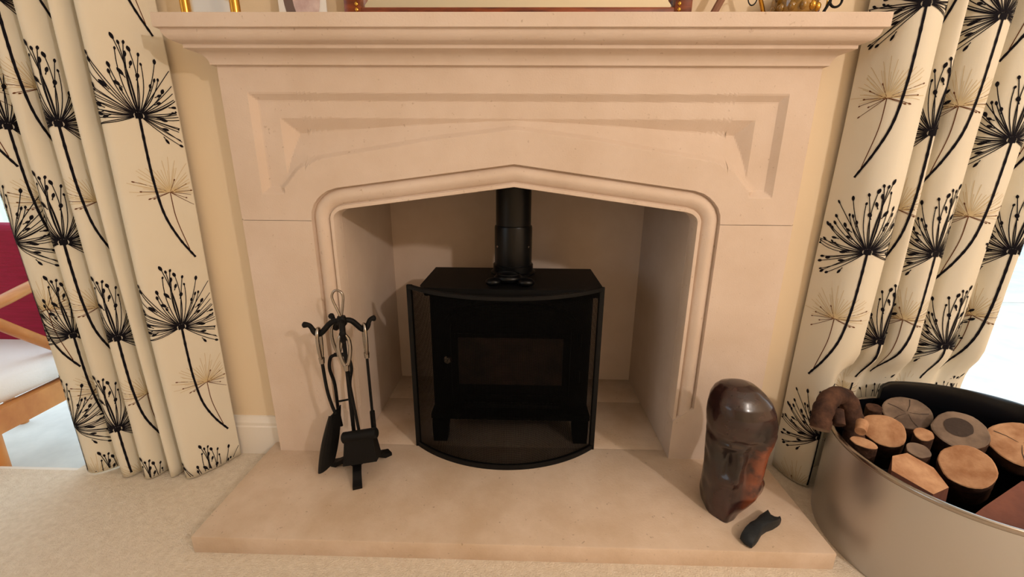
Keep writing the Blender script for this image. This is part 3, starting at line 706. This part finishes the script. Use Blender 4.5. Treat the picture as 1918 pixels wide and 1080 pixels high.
planL = [(-1.305, -.01), (-1.29, -.06), (-1.25, -.072), (-1.205, -.03), (-1.198, .025), (-1.185, .01), (-1.17, -.07), (-1.14, -.082), (-1.118, -.03), (-1.122, .02), (-1.11, .012), (-1.095, -.075), (-1.065, -.080), (-1.045, -.02), (-1.05, .025), (-1.038, .015), (-1.022, -.074), (-1.003, -.074), (-.994, -.01), (-.985, .0), (-.975, -.07), (-.955, -.084), (-.93, -.060), (-.90, -.015), (-.875, .036)]
heads = []
for uu, z0 in ((-.915, 1.013), (-1.135, .709), (-1.28, .707), (-1.22, .985), (-1.065, .99)):
    z = z0
    while z > -.15: heads.append((uu, z)); z -= .543
    z = z0+.543
    while z < 2.2: heads.append((uu, z)); z += .543
curtain('left_curtain', 'cream curtain with black seed head print beside the armchair', planL, heads, 1).name = 'curtain'
planR = [(.822, .040), (.830, -.005), (.850, -.048), (.885, -.066), (.925, -.052), (.950, -.02), (.955, .015), (.947, .034), (.968, .030), (.985, -.005), (1.005, -.022), (1.017, .0), (1.015, .034), (1.035, .036), (1.05, .0), (1.075, -.024), (1.11, -.018), (1.128, .012), (1.124, .038), (1.142, .036), (1.16, .0), (1.19, -.018), (1.225, -.008), (1.243, .024), (1.255, .036), (1.275, .0), (1.30, -.012), (1.325, .02)]
heads = []
for uu, z0 in ((.872, .704), (1.0, .985), (1.085, .693), (1.285, .70), (1.19, .97)):
    z = z0
    while z > -.15: heads.append((uu, z)); z -= .535
    z = z0+.535
    while z < 2.2: heads.append((uu, z)); z += .535
curtain('right_curtain', 'cream curtain with black seed head print behind the log tub', planR, heads, -1, squeeze=True).name = 'curtain'

# ------------------------------------------------------------------ things on the mantel shelf
SZ = 1.220
mr = thing('overmantel_mirror', 'mahogany framed overmantel mirror with gilt beading standing on the mantel shelf', 'mirror', (0, .04, SZ))
x0, x1, zt = -.408, .412, SZ+.72
for nm, (a, b_, c_, d_) in (('bottom_rail', (x0+.040, x1-.040, SZ, SZ+.042)), ('top_rail', (x0+.04, x1-.04, zt-.046, zt)), ('stile', (x0, x0+.042, SZ, zt)), ('stile', (x1-.042, x1, SZ, zt))):
    b = MB(); b.box(a, b_, .022, .054, c_, d_, .005); b.build(nm, WOODR, mr, 30)
for x in (x0+.031, x1-.031):
    b = MB()
    for k in range(60): b.add(*blob((x, .0215, SZ+.012+k*.0117), (.0045, .003, .0055), 6, 4))
    o = b.build('gilt_beading', GOLD, mr, 60); o['kind'] = 'stuff'
V = [(x0+.04, .040, SZ+.044), (x1-.04, .040, SZ+.044), (x1-.04, .040, zt-.044), (x0+.04, .040, zt-.044), (x0+.062, .034, SZ+.066), (x1-.062, .034, SZ+.066), (x1-.062, .034, zt-.066), (x0+.062, .034, zt-.066)]
link('bevelled_glass', V, [(4, 5, 6, 7), (0, 1, 5, 4), (1, 2, 6, 5), (2, 3, 7, 6), (3, 0, 4, 7)], MIRROR, mr)
# photograph card
ph = thing('photo_card', 'unframed white photograph card of a pink and brown portrait on the mantel shelf', 'photograph', (-.50, .02, SZ))
MB().box(-.561, -.447, .018, .021, SZ-.001, SZ+.17).build('card', PHOTO, ph)
def disc(name, cx_, cz_, rx_, rz_, y, mm):
    n = 28; V = []; 
    for j in range(n): a = 2*PI*j/n; V.append((cx_+rx_*math.cos(a), y, max(SZ, cz_+rz_*math.sin(a))))
    link(name, V, [tuple(range(n))], mm, ph)
disc('dark_hair', -.523, SZ+.078, .026, .080, .0174, PHOTOD); disc('pale_face', -.493, SZ+.075, .034, .078, .0170, PHOTOP)
# gilt frame
gf = thing('picture_frame', 'clear glass picture stand between two shiny brass posts on the mantel shelf', 'picture frame', (-.70, 0, SZ))
pa, pb = Vector((-.764, -.012, 0)), Vector((-.634, -.034, 0))
for p in (pa, pb): MB().lathe([(0, SZ-.001), (.013, SZ-.001), (.013, SZ+.004), (.0105, SZ+.006), (.0105, SZ+.19), (0, SZ+.19)], (p.x, p.y), 16).build('post', GOLD, gf, 40)
dd = (pb-pa).normalized(); nn_ = Vector((-dd.y, dd.x, 0))
V = []
for z in (SZ+.004, SZ+.185):
    for p, sg in ((pa, -1), (pb, -1), (pb, 1), (pa, 1)): q = p+nn_*.0025*sg; V.append((q.x, q.y, z))
fixn(link('glass_plate', V, [(0, 1, 2, 3), (4, 5, 6, 7), (0, 1, 5, 4), (1, 2, 6, 5), (2, 3, 7, 6), (3, 0, 4, 7)], CLEAR, gf))
MB().tube([pa+Vector((0, 0, SZ+.003)), pb+Vector((0, 0, SZ+.003))], .0035, 8).build('base_bar', GOLD, gf, 40)
# spindly metal figure
fg = thing('metal_figure', 'spindly brown and gilt metal figure with spread legs on the mantel shelf', 'figurine', (.50, .0, SZ))
MB().tube([(.443, .0, SZ), (.480, .0, SZ+.075), (.505, .0, SZ+.14)], [.0085, .0085, .007], 8).build('leg', BROWNM, fg, 40)
MB().tube(catmull([(.570, .0, SZ+.001), (.566, .0, SZ+.018), (.556, .0, SZ+.045), (.530, .0, SZ+.10), (.505, .0, SZ+.14)], 4), [.007]*5+[.0045]*12, 8).build('leg', GOLD, fg, 40)
MB().tube([(.535+.011*math.sin(a), -.004, SZ+.055-.02*math.cos(a)) for a in [2*PI*i/20 for i in range(21)]], .0014, 6).build('wire_loop', IRON, fg, 60)
MB().tube([(.505, 0, SZ+.13), (.505, 0, SZ+.22)], [.009, .006], 10).build('body', BROWNM, fg, 40)
# amber votive with wire curls
vt = thing('glass_votive', 'amber and purple mosaic glass votive with black wire curls on the mantel shelf', 'candle holder', (.63, .0, SZ))
MB().lathe([(0, SZ), (.034, SZ), (.043, SZ+.012), (.047, SZ+.035), (.045, SZ+.07), (.042, SZ+.072), (.043, SZ+.03), (0, SZ+.008)], (.632, .0), 28).build('bowl', AMBER, vt, 50)
for k in range(14):
    a = -PI+PI*k/13; b = MB(); b.add(*blob((.632+.045*math.cos(a), .045*math.sin(a), SZ+.024+.024*(k % 2)), (.008, .008, .010), 8, 5)); b.build('glass_tile', PURPLE if k in (9, 11, 12) else (GOLD if k in (8, 10) else AMBER), vt, 60)
MB().tube(catmull([(.682, -.01, SZ), (.693, -.012, SZ+.020), (.704, -.012, SZ+.042)], 4), .0032, 8).build('wire_curl', IRON, vt, 60)
MB().tube([(.716+.013*math.cos(a), -.012, SZ+.042+.013*math.sin(a)) for a in [2.6+5.2*i/20 for i in range(21)]], .0026, 8).build('wire_curl', IRON, vt, 60)
MB().tube([(.697, -.008, SZ), (.700, -.008, SZ+.05)], .0018, 6).build('wire_curl', GOLD, vt, 60)

# ------------------------------------------------------------------ armchair in the garden room
ch = thing('armchair', 'beech armchair with magenta back and white seat cushion beyond the curtain', 'armchair', (-1.9, .2, -.2))
FZ = -.2; xr0, xr1 = -1.62, -2.20
def bar(a, b_, w_, h_, name):
    a, b_ = Vector(a), Vector(b_); d = (b_-a).normalized(); s_ = d.cross(Vector((0, 0, 1))).normalized()*w_/2; u_ = Vector((0, 0, h_/2))
    V = [a-s_-u_, a+s_-u_, a+s_+u_, a-s_+u_, b_-s_-u_, b_+s_-u_, b_+s_+u_, b_-s_+u_]
    fixn(link(name, V, [(0, 1, 2, 3), (4, 5, 6, 7), (0, 1, 5, 4), (1, 2, 6, 5), (2, 3, 7, 6), (3, 0, 4, 7)], BEECH, ch))
bar((xr0+.03, -.04, .135), (xr0-.03, .40, .115), .035, .075, 'seat_rail'); bar((xr1-.03, -.04, .135), (xr1+.03, .40, .115), .035, .075, 'seat_rail')
bar((xr0+.03, -.035, .135), (xr1-.03, -.035, .135), .035, .075, 'seat_rail'); bar((xr0-.03, .40, .115), (xr1+.03, .40, .115), .035, .075, 'seat_rail')
for x in (xr0+.025, xr1-.025):
    MB().tube([(x, -.035, FZ), (x, -.030, .17)], [.016, .023], 10).build('leg', BEECH, ch, 40)
for x in (xr0-.03, xr1+.03):
    MB().tube([(x, .47, FZ), (x, .41, .12), (x, .46, .66)], [.016, .023, .018], 10).build('leg', BEECH, ch, 40)
b = MB(); b.box(xr1-.02, xr0+.02, -.03, .38, .165, .255, .035); b.build('seat_cushion', CUSH, ch, 60)
b = MB(); b.box(xr1+.0, xr0-.0, -.045, .045, -.235, .235, .03); o = b.build('back_cushion', MAGENTA, ch, 60)
o.matrix_parent_inverse = Matrix.Translation(-Vector(ch.location)); o.matrix_basis = Matrix.Translation((0, .405, .455)) @ Matrix.Rotation(-.10, 4, 'X')
for x in (xr0-.005, xr1+.005):
    MB().tube(catmull([(x-.02*(1 if x > -1.9 else -1), .44, .52), (x, .25, .512), (x+.01, .10, .480), (x+.01, -.03, .470)], 5), .022, 12, flat=.8).build('arm', BEECH, ch, 50)
    MB().tube(catmull([(x, .33, .215), (x, .26, .255), (x, .18, .33), (x+.004, .08, .43), (x+.006, .04, .468)], 5), .018, 12).build('arm_support', BEECH, ch, 50)
